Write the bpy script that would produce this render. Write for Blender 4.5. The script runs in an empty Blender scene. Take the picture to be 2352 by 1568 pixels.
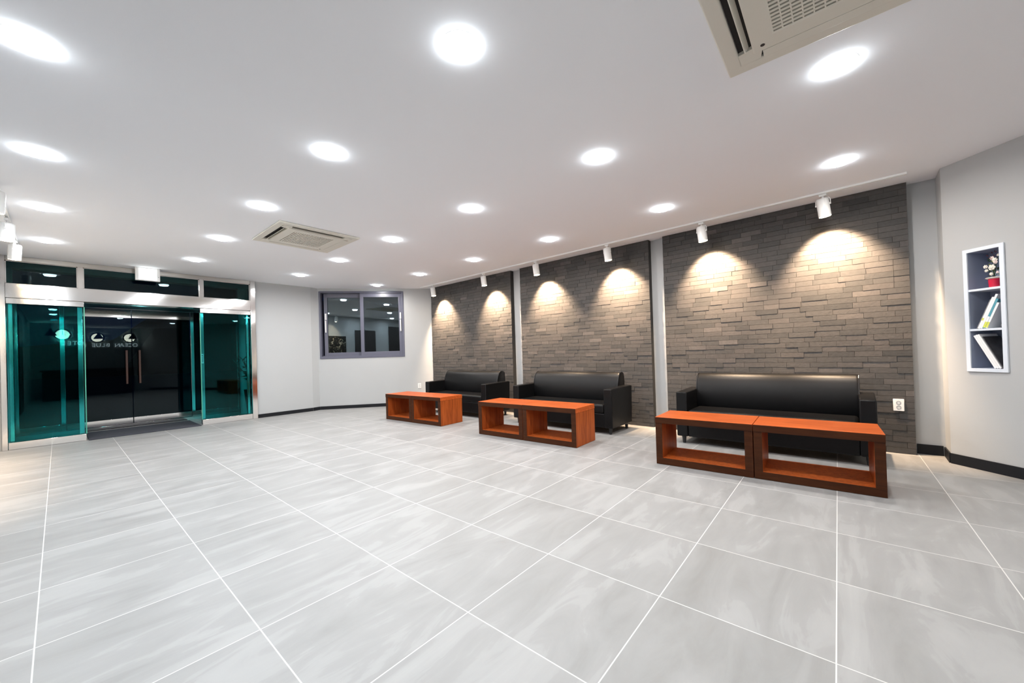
import bpy, math, random
from mathutils import Vector, Matrix
random.seed(7)
R = math.radians
SC = bpy.context.scene
COL = SC.collection

# ------------------------------------------------------------------ helpers
class MB:
    """collects simple solids into ONE mesh"""
    def __init__(s): s.v = []; s.f = []; s.tone = []; s.mi = []; s.cur = 0; s.t = 0.5
    def add(s, vs, fs):
        b = len(s.v); s.v += [tuple(p) for p in vs]
        for f in fs:
            s.f.append([b + i for i in f]); s.tone.append(s.t); s.mi.append(s.cur)
        return s
    def box(s, x0, x1, y0, y1, z0, z1, M=None):
        vs = [Vector(p) for p in ((x0,y0,z0),(x1,y0,z0),(x1,y1,z0),(x0,y1,z0),(x0,y0,z1),(x1,y0,z1),(x1,y1,z1),(x0,y1,z1))]
        if M is not None: vs = [M @ p for p in vs]
        return s.add(vs, [(0,3,2,1),(4,5,6,7),(0,1,5,4),(1,2,6,5),(2,3,7,6),(3,0,4,7)])
    def tube(s, p0, p1, r0, r1=None, n=20, cap=True):
        p0, p1 = Vector(p0), Vector(p1); r1 = r0 if r1 is None else r1
        d = (p1 - p0).normalized(); a = d.orthogonal().normalized(); b = d.cross(a)
        vs = []
        for p, r in ((p0, r0), (p1, r1)):
            for i in range(n):
                t = 2*math.pi*i/n; vs.append(p + (a*math.cos(t) + b*math.sin(t))*r)
        fs = [(i, (i+1) % n, n+(i+1) % n, n+i) for i in range(n)]
        if cap: fs += [tuple(range(n-1, -1, -1)), tuple(range(n, 2*n))]
        return s.add(vs, fs)
    def path(s, pts, r, n=8):
        for a, b in zip(pts, pts[1:]): s.tube(a, b, r, r, n)
        return s
    def lathe(s, prof, n=32, M=None, close=True):
        vs = []; fs = []
        m = len(prof)
        for i in range(n):
            t = 2*math.pi*i/n
            for r, z in prof:
                p = Vector((r*math.cos(t), r*math.sin(t), z)); vs.append(M @ p if M is not None else p)
        for i in range(n):
            j = (i+1) % n
            for k in range(m-1):
                fs.append((i*m+k, j*m+k, j*m+k+1, i*m+k+1))
        return s.add(vs, fs)
    def prism(s, poly, z0, z1, M=None):
        """poly in xy, extruded z0..z1 (ccw)"""
        n = len(poly)
        vs = [Vector((x, y, z0)) for x, y in poly] + [Vector((x, y, z1)) for x, y in poly]
        if M is not None: vs = [M @ p for p in vs]
        return s.add(vs, [tuple(range(n-1, -1, -1)), tuple(range(n, 2*n))] + [(i, (i+1) % n, n+(i+1) % n, n+i) for i in range(n)])
    def ringframe(s, outer, inner, z0, z1, M=None):
        '''rectangular frame: outer/inner = (x0,x1,y0,y1), one seamless solid'''
        def lp(q, z): return [Vector((q[0],q[2],z)), Vector((q[1],q[2],z)), Vector((q[1],q[3],z)), Vector((q[0],q[3],z))]
        vs = lp(outer, z0) + lp(inner, z0) + lp(outer, z1) + lp(inner, z1)
        if M is not None: vs = [M @ p for p in vs]
        fs = []
        for i in range(4):
            j = (i+1) % 4
            fs += [(i, j, 4+j, 4+i), (8+i, 12+i, 12+j, 8+j), (i, 8+i, 8+j, j), (4+i, 4+j, 12+j, 12+i)]
        return s.add(vs, fs)
    def ell(s, c, r, n=12, m=8):
        c = Vector(c)
        if isinstance(r, (int, float)): r = (r, r, r)
        prof = []
        vs = []; fs = []
        for i in range(n):
            t = 2*math.pi*i/n
            for k in range(m+1):
                q = math.pi*k/m - math.pi/2
                vs.append(c + Vector((r[0]*math.cos(q)*math.cos(t), r[1]*math.cos(q)*math.sin(t), r[2]*math.sin(q))))
        w = m+1
        for i in range(n):
            j = (i+1) % n
            for k in range(m): fs.append((i*w+k, j*w+k, j*w+k+1, i*w+k+1))
        return s.add(vs, fs)
    def build(s, name, mat, parent=None, bevel=0, seg=2, smooth=True, angle=35, loc=(0,0,0), rotz=0, tone=False):
        me = bpy.data.meshes.new(name)
        me.from_pydata(s.v, [], s.f)
        mats = mat if isinstance(mat, (list, tuple)) else [mat]
        for m in mats: me.materials.append(m)
        if len(mats) > 1:
            for p, i in zip(me.polygons, s.mi): p.material_index = i
        if tone:
            a = me.attributes.new('tone', 'FLOAT', 'FACE')
            a.data.foreach_set('value', s.tone)
        me.validate(); me.update()
        import bmesh
        bm = bmesh.new(); bm.from_mesh(me)
        bmesh.ops.remove_doubles(bm, verts=bm.verts, dist=1e-6)
        bmesh.ops.recalc_face_normals(bm, faces=bm.faces)
        bm.to_mesh(me); bm.free()
        if smooth:
            for p in me.polygons: p.use_smooth = True
            me.set_sharp_from_angle(angle=R(angle))
        o = bpy.data.objects.new(name, me); COL.objects.link(o)
        o.location = loc; o.rotation_euler.z = rotz
        if parent is not None: o.parent = parent
        if bevel:
            b = o.modifiers.new('bevel', 'BEVEL'); b.width = bevel; b.segments = seg
            b.limit_method = 'ANGLE'; b.angle_limit = R(40)
        return o

def tag(o, label=None, cat=None, group=None, kind=None):
    if label: o['label'] = label
    if cat: o['category'] = cat
    if group: o['group'] = group
    if kind: o['kind'] = kind
    return o
def thing(name, label, cat, loc=(0,0,0), rotz=0, group=None, kind=None):
    o = bpy.data.objects.new(name, None); COL.objects.link(o)
    o.empty_display_size = .1
    o.location = loc; o.rotation_euler = (0,0,rotz)
    return tag(o, label, cat, group, kind)
def kids(o): return [c for c in bpy.data.objects if c.parent == o]
def copy_tree(o, parent=None):
    c = o.copy(); COL.objects.link(c)
    if parent is not None: c.parent = parent
    for ch in kids(o): copy_tree(ch, c)
    return c
def struct(o, label, cat): return tag(o, label, cat, kind='structure')

# ------------------------------------------------------------------ materials
def new_mat(name):
    m = bpy.data.materials.new(name); m.use_nodes = True
    nt = m.node_tree; b = nt.nodes['Principled BSDF']
    return m, nt, b
def N(nt, t, **kw):
    n = nt.nodes.new(t)
    for k, v in kw.items(): setattr(n, k, v)
    return n
def pbr(name, col, rough=.5, metal=0, spec=.5, bump=0, bscale=200, vary=0, vscale=3, coat=0, emis=None, es=0):
    m, nt, b = new_mat(name); L = nt.links.new
    b.inputs['Base Color'].default_value = (*col, 1); b.inputs['Roughness'].default_value = rough
    b.inputs['Metallic'].default_value = metal; b.inputs['Specular IOR Level'].default_value = spec
    b.inputs['Coat Weight'].default_value = coat
    if emis: b.inputs['Emission Color'].default_value = (*emis, 1); b.inputs['Emission Strength'].default_value = es
    if bump or vary:
        tc = N(nt, 'ShaderNodeTexCoord')
    if vary:
        nz = N(nt, 'ShaderNodeTexNoise'); nz.inputs['Scale'].default_value = vscale; nz.inputs['Detail'].default_value = 5
        L(tc.outputs['Object'], nz.inputs['Vector'])
        mx = N(nt, 'ShaderNodeMix', data_type='RGBA')
        mx.inputs[6].default_value = (*[c*(1-vary) for c in col], 1); mx.inputs[7].default_value = (*[min(1, c*(1+vary)) for c in col], 1)
        L(nz.outputs['Fac'], mx.inputs[0]); L(mx.outputs[2], b.inputs['Base Color'])
    if bump:
        n2 = N(nt, 'ShaderNodeTexNoise'); n2.inputs['Scale'].default_value = bscale; n2.inputs['Detail'].default_value = 3
        L(tc.outputs['Object'], n2.inputs['Vector'])
        bp = N(nt, 'ShaderNodeBump'); bp.inputs['Strength'].default_value = bump; bp.inputs['Distance'].default_value = .002
        L(n2.outputs['Fac'], bp.inputs['Height']); L(bp.outputs['Normal'], b.inputs['Normal'])
    return m
def emit(name, col, s):
    m = bpy.data.materials.new(name); m.use_nodes = True; nt = m.node_tree; nt.nodes.clear()
    e = N(nt, 'ShaderNodeEmission'); e.inputs[0].default_value = (*col, 1); e.inputs[1].default_value = s
    o = N(nt, 'ShaderNodeOutputMaterial'); nt.links.new(e.outputs[0], o.inputs[0]); return m
def glass(name, tint, ior, gcol=(1,1,1), rough=0):
    m = bpy.data.materials.new(name); m.use_nodes = True; nt = m.node_tree; nt.nodes.clear(); L = nt.links.new
    t = N(nt, 'ShaderNodeBsdfTransparent'); t.inputs[0].default_value = (*tint, 1)
    g = N(nt, 'ShaderNodeBsdfGlossy'); g.inputs[0].default_value = (*gcol, 1); g.inputs['Roughness'].default_value = rough
    f = N(nt, 'ShaderNodeFresnel'); f.inputs[0].default_value = ior
    x = N(nt, 'ShaderNodeMixShader'); o = N(nt, 'ShaderNodeOutputMaterial')
    L(f.outputs[0], x.inputs[0]); L(t.outputs[0], x.inputs[1]); L(g.outputs[0], x.inputs[2]); L(x.outputs[0], o.inputs[0])
    return m

def mat_tiles():
    m, nt, b = new_mat('porcelain_floor_tile'); L = nt.links.new
    tc = N(nt, 'ShaderNodeTexCoord'); sp = N(nt, 'ShaderNodeSeparateXYZ'); L(tc.outputs['Object'], sp.inputs[0])
    def math_(op, a, b_=None, c=None):
        n = N(nt, 'ShaderNodeMath', operation=op)
        for i, q in enumerate((a, b_, c)):
            if q is None: continue
            if isinstance(q, (int, float)): n.inputs[i].default_value = q
            else: L(q, n.inputs[i])
        return n.outputs[0]
    ux = math_('DIVIDE', math_('SUBTRACT', sp.outputs[0], 2.9069 - .5968*20), .5968)
    uy = math_('DIVIDE', math_('SUBTRACT', sp.outputs[1], .6369 - .601*20), .601)
    fx, fy = math_('FRACT', ux), math_('FRACT', uy)
    ix, iy = math_('FLOOR', ux), math_('FLOOR', uy)
    ex = math_('MINIMUM', fx, math_('SUBTRACT', 1, fx)); ey = math_('MINIMUM', fy, math_('SUBTRACT', 1, fy))
    ed = math_('MINIMUM', ex, ey)
    mr = N(nt, 'ShaderNodeMapRange'); mr.inputs[1].default_value = .0030; mr.inputs[2].default_value = .0048
    mr.inputs[3].default_value = 1; mr.inputs[4].default_value = 0; L(ed, mr.inputs[0])
    # per-tile offset
    cb = N(nt, 'ShaderNodeCombineXYZ'); L(ix, cb.inputs[0]); L(iy, cb.inputs[1])
    wn = N(nt, 'ShaderNodeTexWhiteNoise', noise_dimensions='3D'); L(cb.outputs[0], wn.inputs['Vector'])
    off = N(nt, 'ShaderNodeVectorMath', operation='SCALE'); off.inputs['Scale'].default_value = 3.0; L(wn.outputs['Color'], off.inputs[0])
    ad = N(nt, 'ShaderNodeVectorMath', operation='ADD'); L(tc.outputs['Object'], ad.inputs[0]); L(off.outputs[0], ad.inputs[1])
    mp = N(nt, 'ShaderNodeMapping'); mp.inputs['Rotation'].default_value = (0, 0, R(-16)); mp.inputs['Scale'].default_value = (1.0, 3.6, 1)
    L(ad.outputs[0], mp.inputs['Vector'])
    n1 = N(nt, 'ShaderNodeTexNoise'); n1.inputs['Scale'].default_value = 1.5; n1.inputs['Detail'].default_value = 7; n1.inputs['Roughness'].default_value = .58; n1.inputs['Distortion'].default_value = 1.1
    L(mp.outputs[0], n1.inputs['Vector'])
    n2 = N(nt, 'ShaderNodeTexNoise'); n2.inputs['Scale'].default_value = 1.1; n2.inputs['Detail'].default_value = 4; n2.inputs['Distortion'].default_value = 1.2
    L(ad.outputs[0], n2.inputs['Vector'])
    cr = N(nt, 'ShaderNodeValToRGB'); e = cr.color_ramp.elements
    e[0].position = .30; e[0].color = (0.2462, 0.2421, 0.2352, 1); e[1].position = .70; e[1].color = (0.3698, 0.3673, 0.3614, 1)
    q = e.new(.44); q.color = (0.2869, 0.2844, 0.2793, 1)
    q = e.new(.535); q.color = (0.3106, 0.3072, 0.3029, 1)
    q = e.new(.555); q.color = (0.3318, 0.3292, 0.3250, 1)
    q = e.new(.62); q.color = (0.3487, 0.3453, 0.3411, 1)
    mixf = math_('ADD', math_('MULTIPLY', n1.outputs['Fac'], .68), math_('MULTIPLY', n2.outputs['Fac'], .32))
    L(mixf, cr.inputs[0])
    mx = N(nt, 'ShaderNodeMix', data_type='RGBA'); mx.inputs[7].default_value = (.62, .61, .59, 1)
    L(mr.outputs[0], mx.inputs[0]); L(cr.outputs[0], mx.inputs[6]); L(mx.outputs[2], b.inputs['Base Color'])
    b.inputs['Roughness'].default_value = .42; b.inputs['Specular IOR Level'].default_value = .35
    rr = N(nt, 'ShaderNodeMapRange'); rr.inputs[3].default_value = .36; rr.inputs[4].default_value = .5; L(n1.outputs['Fac'], rr.inputs[0]); L(rr.outputs[0], b.inputs['Roughness'])
    bp = N(nt, 'ShaderNodeBump'); bp.inputs['Strength'].default_value = .25; bp.inputs['Distance'].default_value = .002; bp.invert = True
    L(mr.outputs[0], bp.inputs['Height']); L(bp.outputs[0], b.inputs['Normal'])
    return m

def mat_brick():
    m, nt, b = new_mat('split_face_brick'); L = nt.links.new
    at = N(nt, 'ShaderNodeAttribute', attribute_name='tone'); tc = N(nt, 'ShaderNodeTexCoord')
    cr = N(nt, 'ShaderNodeValToRGB'); e = cr.color_ramp.elements
    e[0].position = 0; e[0].color = (0.043, 0.0425, 0.0425, 1); e[1].position = 1; e[1].color = (0.096, 0.0875, 0.0845, 1)
    q = e.new(.4); q.color = (0.060, 0.0575, 0.0565, 1); q = e.new(.75); q.color = (0.072, 0.066, 0.064, 1)
    L(at.outputs['Fac'], cr.inputs[0])
    nz = N(nt, 'ShaderNodeTexNoise'); nz.inputs['Scale'].default_value = 30; nz.inputs['Detail'].default_value = 5; L(tc.outputs['Object'], nz.inputs['Vector'])
    mr = N(nt, 'ShaderNodeMapRange'); mr.inputs[3].default_value = .78; mr.inputs[4].default_value = 1.22; L(nz.outputs['Fac'], mr.inputs[0])
    vm = N(nt, 'ShaderNodeVectorMath', operation='SCALE'); L(cr.outputs[0], vm.inputs[0]); L(mr.outputs[0], vm.inputs['Scale'])
    L(vm.outputs[0], b.inputs['Base Color']); b.inputs['Roughness'].default_value = .75; b.inputs['Specular IOR Level'].default_value = .3
    n2 = N(nt, 'ShaderNodeTexNoise'); n2.inputs['Scale'].default_value = 55; n2.inputs['Detail'].default_value = 4; L(tc.outputs['Object'], n2.inputs['Vector'])
    bp = N(nt, 'ShaderNodeBump'); bp.inputs['Strength'].default_value = .5; bp.inputs['Distance'].default_value = .004; L(n2.outputs['Fac'], bp.inputs['Height']); L(bp.outputs[0], b.inputs['Normal'])
    return m

def mat_wood(name, dark, light, axis):
    m, nt, b = new_mat(name); L = nt.links.new
    tc = N(nt, 'ShaderNodeTexCoord'); mp = N(nt, 'ShaderNodeMapping')
    s = [14, 14, 14]; s[axis] = 1.2; mp.inputs['Scale'].default_value = s
    L(tc.outputs['Object'], mp.inputs['Vector'])
    nz = N(nt, 'ShaderNodeTexNoise'); nz.inputs['Scale'].default_value = 2.2; nz.inputs['Detail'].default_value = 8; nz.inputs['Roughness'].default_value = .62; nz.inputs['Distortion'].default_value = .6
    L(mp.outputs[0], nz.inputs['Vector'])
    cr = N(nt, 'ShaderNodeValToRGB'); e = cr.color_ramp.elements
    e[0].position = .3; e[0].color = (*dark, 1); e[1].position = .72; e[1].color = (*light, 1)
    L(nz.outputs['Fac'], cr.inputs[0]); L(cr.outputs[0], b.inputs['Base Color'])
    b.inputs['Roughness'].default_value = .42; b.inputs['Specular IOR Level'].default_value = .16
    bp = N(nt, 'ShaderNodeBump'); bp.inputs['Strength'].default_value = .08; bp.inputs['Distance'].default_value = .001; L(nz.outputs['Fac'], bp.inputs['Height']); L(bp.outputs[0], b.inputs['Normal'])
    return m

M = {}
M['wall'] = pbr('grey_wall_paint', (.452, .462, .468), .85, spec=.2, bump=.15, bscale=260, vary=.02)
M['vwall'] = pbr('white_lobby_wall_paint', (.82, .83, .82), .8, spec=.2)
M['ceil'] = pbr('white_ceiling_paint', (.915, .93, .965), .9, spec=.15, bump=.1, bscale=240)
M['tile'] = mat_tiles()
M['brick'] = mat_brick()
M['mortar'] = pbr('dark_mortar', (.03, .028, .026), .95)
M['base'] = pbr('charcoal_baseboard', (.014, .015, .018), .55, spec=.15, vary=.1)
M['steel'] = pbr('brushed_stainless_steel', (.78, .76, .74), .10, metal=1, bump=.05, bscale=90)
M['steel_shade'] = pbr('shadowed_satin_stainless', (.50, .47, .44), .3, metal=1)  # same stainless, with the shadow under the ceiling put into its colour
M['glass_t'] = glass('transom_glass', (.30, .50, .50), 1.34, (.80, .95, .97))
M['glass_g'] = glass('green_tinted_glass', (.42, .83, .84), 1.28, (.50, .93, .93))
M['glass_c'] = glass('outer_door_glass', (.55, .68, .70), 1.29, (.85, .95, 1))
M['glass_e'] = pbr('green_glass_edge', (.06, .30, .22), .25, spec=.6)
M['glass_w'] = glass('window_glass', (.45, .52, .55), 2.2, (.82, .95, 1.0))
M['winf'] = pbr('slate_blue_window_frame', (.105, .108, .150), .35, spec=.5)
M['leather'] = pbr('black_leather', (.005, .005, .0055), .38, spec=.22, bump=.25, bscale=320)
M['piping'] = pbr('black_leather_piping', (.02, .02, .022), .3)
M['blackpl'] = pbr('black_plastic', (.015, .015, .016), .4)
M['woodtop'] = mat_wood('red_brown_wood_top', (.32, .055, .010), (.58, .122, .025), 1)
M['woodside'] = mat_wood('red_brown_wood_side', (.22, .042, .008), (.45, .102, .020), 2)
M['woodshade'] = mat_wood('shade_dark_wood_front', (.030, .0085, .0026), (.064, .019, .0058), 1)  # table wood darkened to carry the shade of the less-lit fronts
M['white'] = pbr('white_powder_coat', (.86, .86, .85), .4)
M['whitepl'] = pbr('white_plastic', (.82, .82, .81), .35)
M['acpl'] = pbr('cream_plastic', (.72, .69, .61), .42)
M['acdk'] = pbr('vent_shade_dark', (.012, .011, .010), .8)  # near-black colour stands in for the shade deep in the slots
M['lens'] = emit('downlight_diffuser', (.90, .96, 1.0), 34)
M['warm'] = emit('spotlight_bulb', (1.0, .74, .42), 60)
M['exit'] = emit('sign_light_panel', (.93, 1.0, .98), 2.6)
M['shelf'] = pbr('white_blue_laminate', (.70, .755, .83), .4)
M['shelfshade'] = pbr('shaded_white_blue_laminate', (.30, .34, .45), .5)  # shelf laminate with the shade inside the niche painted in
M['mat'] = pbr('slate_door_mat', (.045, .048, .062), .9, bump=.6, bscale=500, vary=.2, vscale=40)
M['red'] = pbr('red_glazed_pot', (.62, .012, .05), .2, coat=.4)
M['petal'] = pbr('cream_petal', (.85, .80, .70), .6)
M['petal2'] = pbr('pink_white_petal', (.82, .66, .62), .6)
M['leaf'] = pbr('dark_leaf', (.018, .05, .022), .5)
M['leaf2'] = pbr('yellow_green_leaf', (.32, .34, .08), .5)
M['maroon'] = pbr('maroon_leaf', (.10, .012, .012), .6)
M['paper'] = pbr('white_magazine_paper', (.86, .86, .86), .5)
M['teal'] = pbr('teal_cover', (.08, .30, .38), .4)
M['yellow'] = pbr('yellow_cover', (.62, .66, .10), .4)
M['greyc'] = pbr('grey_cover', (.22, .22, .23), .35, vary=.7, vscale=22)
M['darkc'] = pbr('dark_photo_cover', (.045, .045, .048), .3, vary=.9, vscale=26)
M['door'] = pbr('dark_stained_door', (.035, .03, .03), .4)
M['handlew'] = pbr('brown_wooden_grip', (.05, .013, .006), .5)
M['ground'] = pbr('night_pavement', (.03, .03, .03), .9)
M['hill'] = pbr('dark_hillside', (.006, .008, .008), 1)
M['signl'] = pbr('added_glow_sign_letter', (.75, .75, .75), .35, emis=(1, 1, 1), es=4.5)  # emission added so the letters show up in the weak reflection
M['clockf'] = emit('lit_clock_face', (1.0, .87, .68), 20)
M['halo'] = emit('clock_halo_light', (1.0, .95, .88), 110)
M['backw'] = pbr('dark_blue_grey_wall_paint', (.34, .42, .43), .8)
M['art'] = None

# ------------------------------------------------------------------ layout numbers
ZC = 2.638
CAM = Vector((0, 0, 1.1))
def xface(y): return 5.33 + .0249*(y + .55)      # brick face
REC = .09                                         # brick panels stand this far out
ANG = -math.atan(.0249)                           # rotation of things that follow the brick wall
YD = 8.57                                         # entrance plane
WA, WB = Vector((3.66, 8.62, 0)), Vector((5.60, 7.037, 0))   # window wall
RA = Vector((5.14, -.742, 0)); RD = Vector((-.697, -.717, 0)).normalized()   # oblique right wall
RN = Vector((-.717, .697, 0)).normalized()                                   # its normal, into the room
RB = RA + RD*4.06
YB = -3.65                                        # wall behind the camera

def frame(origin, ux, n):
    """matrix with x along the wall, y into the room, z up"""
    m = Matrix.Identity(4); z = Vector((0,0,1))
    for i in range(3): m[i][0], m[i][1], m[i][2], m[i][3] = ux[i], n[i], z[i], origin[i]
    return m

# ------------------------------------------------------------------ the setting
fl = MB().box(-1.1, 6.4, -4.2, 9.75, -.12, 0).build('floor', M['tile'], smooth=False)
struct(fl, 'large grey porcelain floor tiles with pale grout lines', 'floor')
ce = MB().box(-1.1, 6.4, -4.2, 9.75, ZC, ZC+.12).build('ceiling', M['ceil'], smooth=False)
struct(ce, 'flat white painted ceiling with rows of round lights', 'ceiling')

def wall(name, A, B, n_out, label, z0=0, z1=ZC, th=.15, mat='wall', holes=()):
    """vertical slab from A to B; n_out points away from the room; holes=(u0,u1,z0,z1)"""
    A, B = Vector((A[0], A[1], 0)), Vector((B[0], B[1], 0)); u = (B-A).normalized(); n = Vector((n_out[0], n_out[1], 0)).normalized()
    Mx = frame(A, u, n); Lw = (B-A).length; b = MB()
    us = sorted({0, Lw, *[h[0] for h in holes], *[h[1] for h in holes]})
    for a, c in zip(us, us[1:]):
        hs = [h for h in holes if h[0] < (a+c)/2 < h[1]]
        if not hs: b.box(a, c, 0, th, z0, z1, Mx)
        else:
            h = hs[0]
            if h[2] > z0: b.box(a, c, 0, th, z0, h[2], Mx)
            if h[3] < z1: b.box(a, c, 0, th, h[3], z1, Mx)
    o = b.build(name, M[mat], smooth=False)
    return struct(o, label, 'wall')

wall('wall_left', (-.62, -3.8), (-.62, 8.72), (-1, 0), 'warm-lit wall at the far left edge beside the entrance')
wall('wall_entrance', (2.47, YD), (3.5, YD), (0, 1), 'plain grey wall between the glass entrance and the window corner')
wall('wall_entrance', (-.62, YD), (-.505, YD), (0, 1), 'narrow wall strip left of the glass entrance')
wall('wall_corner', (3.5, YD), (3.66, 8.62), (-.4, 1), 'narrow shaded wall strip at the corner left of the window', th=.13)
wu = (WB-WA).normalized(); wn_out = Vector((.632, .775, 0))
WIN = (.028, 1.815, 1.10, 2.575)
wall('wall_window', WA, WB, wn_out, 'pale grey wall holding the dark-framed window', holes=[WIN], th=.2)
wall('wall_right', (xface(7.04)+REC, 7.04), (xface(-.75)+REC, -.75), (1, 0), 'grey wall behind the brick panels, seen as narrow strips between them', th=.15)
wall('wall_return', (xface(-.75)+REC, -.75), (RA.x, -.742), (0, -1), 'short return wall at the right end of the brick wall', th=.12)
SH = (.150, .394, .832, 1.851)      # niche in the oblique wall
wall('wall_oblique', RA, RB, -RN, 'light grey wall at the right edge with the white shelf niche', holes=[SH], th=.26)
wall('wall_back', (RB.x+.1, YB), (-.62, YB), (0, -1), 'dark wall with the hotel sign, seen only as a reflection in the entrance glass', mat='backw')
# baseboards
def baseb(name, A, B, n_in, label, h=.085, t=.012):
    A, B = Vector((A[0], A[1], 0)), Vector((B[0], B[1], 0)); u = (B-A).normalized(); n = Vector((n_in[0], n_in[1], 0)).normalized()
    o = MB().box(0, (B-A).length, .001, t, 0, h, frame(A, u, n)).build(name, M['base'], bevel=.002)
    return struct(o, label, 'baseboard')
baseb('baseboard_entrance', (2.475, YD), (3.495, YD), (0, -1), 'charcoal baseboard right of the glass entrance', h=.07)
baseb('baseboard_corner', (3.50, YD), (3.655, 8.615), (.35, -1), 'charcoal baseboard at the corner left of the window', h=.07)
baseb('baseboard_window', WA + wu*.01, WA + wu*2.38, -wn_out, 'charcoal baseboard under the window', h=.07)
baseb('baseboard_column', (xface(-.56)+REC, -.562), (xface(-.73)+REC, -.735), (-1, 0), 'charcoal baseboard at the end of the brick wall', h=.095)
baseb('baseboard_return', (xface(-.75)+REC-.015, -.75), (RA.x, -.742), (0, 1), 'short charcoal baseboard on the return wall', h=.09)
baseb('baseboard_right', RA + RD*.004, RB - RD*.3, RN, 'charcoal baseboard below the shelf niche', h=.09)

# brick cladding: three panels, real stretchers laid in courses
def brick_panel(name, y0, y1, label):
    b = MB(); u0, u1 = y0, y1
    nx = Vector((-1, .0249, 0)).normalized(); ud = Vector((.0249, 1, 0)).normalized()
    O = Vector((xface(0), 0, 0)); Mx = frame(O, ud, nx)
    b.cur = 1; b.box(u0, u1, -REC+.001, -.010, 0, ZC-.001, Mx); b.cur = 0
    H = .0553; rows = int(ZC/H); H = (ZC-.002)/rows
    rnd = random.Random(hash(name) % 1000 if False else len(label))
    for r in range(rows):
        z = .001 + r*H; x = u0
        first = rnd.choice((.06, .11, .16, .21))
        while x < u1 - 1e-4:
            w = first if first else rnd.choice((.21, .21, .21, .20, .23, .15))
            first = 0
            e = min(x + w, u1)
            if u1 - e < .035: e = u1
            d = rnd.choice((0, 0, .001, .002, .003, .004, -.001))
            b.t = min(1, max(0, rnd.gauss(.48, .21)))
            b.box(x + .0011, e - .0011, -.012, d, z + .0011, z + H - .0011, Mx)
            x = e
    o = b.build(name, [M['brick'], M['mortar']], smooth=False, tone=True)
    return struct(o, label, 'brick wall')
brick_panel('wall_brick_far', 4.615, 7.055, 'grey-brown brick wall panel farthest away, next to the window wall')
brick_panel('wall_brick_middle', 2.0, 4.385, 'grey-brown brick wall panel in the middle, between two pale strips')
brick_panel('wall_brick_near', -.548, 1.80, 'grey-brown brick wall panel nearest, behind the longest-looking sofa')

# ------------------------------------------------------------------ entrance (door_1) : stainless frame, transom, sidelights, slid-open leaves
d1 = thing('door_1', 'stainless framed glass entrance with green sidelights and slid-open doors', 'entrance door', (0, YD, 0), kind='structure')
b = MB(); b.box(-.505, -.455, -.03, .12, 0, ZC-.001); b.build('left_jamb', M['steel'], d1, bevel=.003)
b = MB(); b.box(2.385, 2.468, -.03, .12, 0, ZC-.001); b.build('right_jamb', M['steel'], d1, bevel=.003)
b = MB(); b.box(-.455, 2.385, -.02, .1, 2.575, ZC-.001); b.build('top_rail', M['steel_shade'], d1, bevel=.003)
b = MB(); b.box(-.455, 2.385, -.045, .13, 2.062, 2.256); b.build('header_box', M['steel'], d1, bevel=.004)
for x in (.198, 1.622):
    MB().box(x, x+.056, -.015, .06, 2.256, 2.575).build('transom_post', M['steel'], d1, bevel=.002)
for x0, x1 in ((-.455, .198), (.254, 1.622), (1.678, 2.385)):
    MB().box(x0+.004, x1-.004, .02, .03, 2.26, 2.571).build('transom_pane', M['glass_t'], d1, smooth=False)
    b = MB(); e = .010
    b.box(x0, x1, .008, .018, 2.256, 2.256+e); b.box(x0, x1, .008, .018, 2.575-e, 2.575); b.box(x0, x0+e, .008, .018, 2.256, 2.575); b.box(x1-e, x1, .008, .018, 2.256, 2.575)
    b.build('glazing_bead', M['steel'], d1)
for x0, x1, nm in ((-.452, .256, 'left'), (1.624, 2.384, 'right')):
    s = MB().box(x0, x1, -.02, .03, .002, .098).build('sidelight_bottom_rail', M['steel'], d1, bevel=.003)
    s = MB().box(x0, x1, -.02, .03, 1.985, 2.06).build('sidelight_top_rail', M['steel'], d1, bevel=.003)
    s = MB().box(x0, x1, .0, .010, .1, 1.984).build('sidelight_pane', M['glass_g'], d1, smooth=False)
    xe = x1 if nm == 'left' else x0
    s = MB().box(xe-.006, xe+.006, -.004, .014, .1, 1.984).build('pane_edge_trim', M['glass_e'], d1)
# sliding leaves parked behind the sidelights
for x0, x1, nm in ((-.44, .24, 0), (1.632, 2.37, 1)):
    g = MB().box(x0+.03, x1-.03, .075, .085, .05, 2.0).build('sliding_leaf', M['glass_g'], d1, smooth=False)
    st = MB()
    xs = x1 if nm == 0 else x0+.052
    st.box(xs-.052, xs, .06, .1, .01, 2.04).build('leaf_stile', M['steel'], g, bevel=.003)
    xs2 = x0+.04 if nm == 0 else x1
    MB().box(xs2-.04, xs2, .06, .1, .01, 2.04).build('leaf_stile', M['steel'], g, bevel=.003)
    MB().box(x0+.04, x1-.052, .06, .1, .01, .06).build('leaf_bottom_rail', M['steel'], g, bevel=.003)
lab = MB().box(1.637, 1.672, .056, .0595, 1.09, 1.255).build('door_sticker', M['whitepl'], d1)
b = MB(); b.tube((1.6545, .0555, 1.225), (1.6545, .054, 1.225), .009, n=16)
for k in range(7): b.box(1.648, 1.661, .054, .0555, 1.195-k*.014, 1.203-k*.014)
b.build('sticker_print', M['blackpl'], lab)

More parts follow.
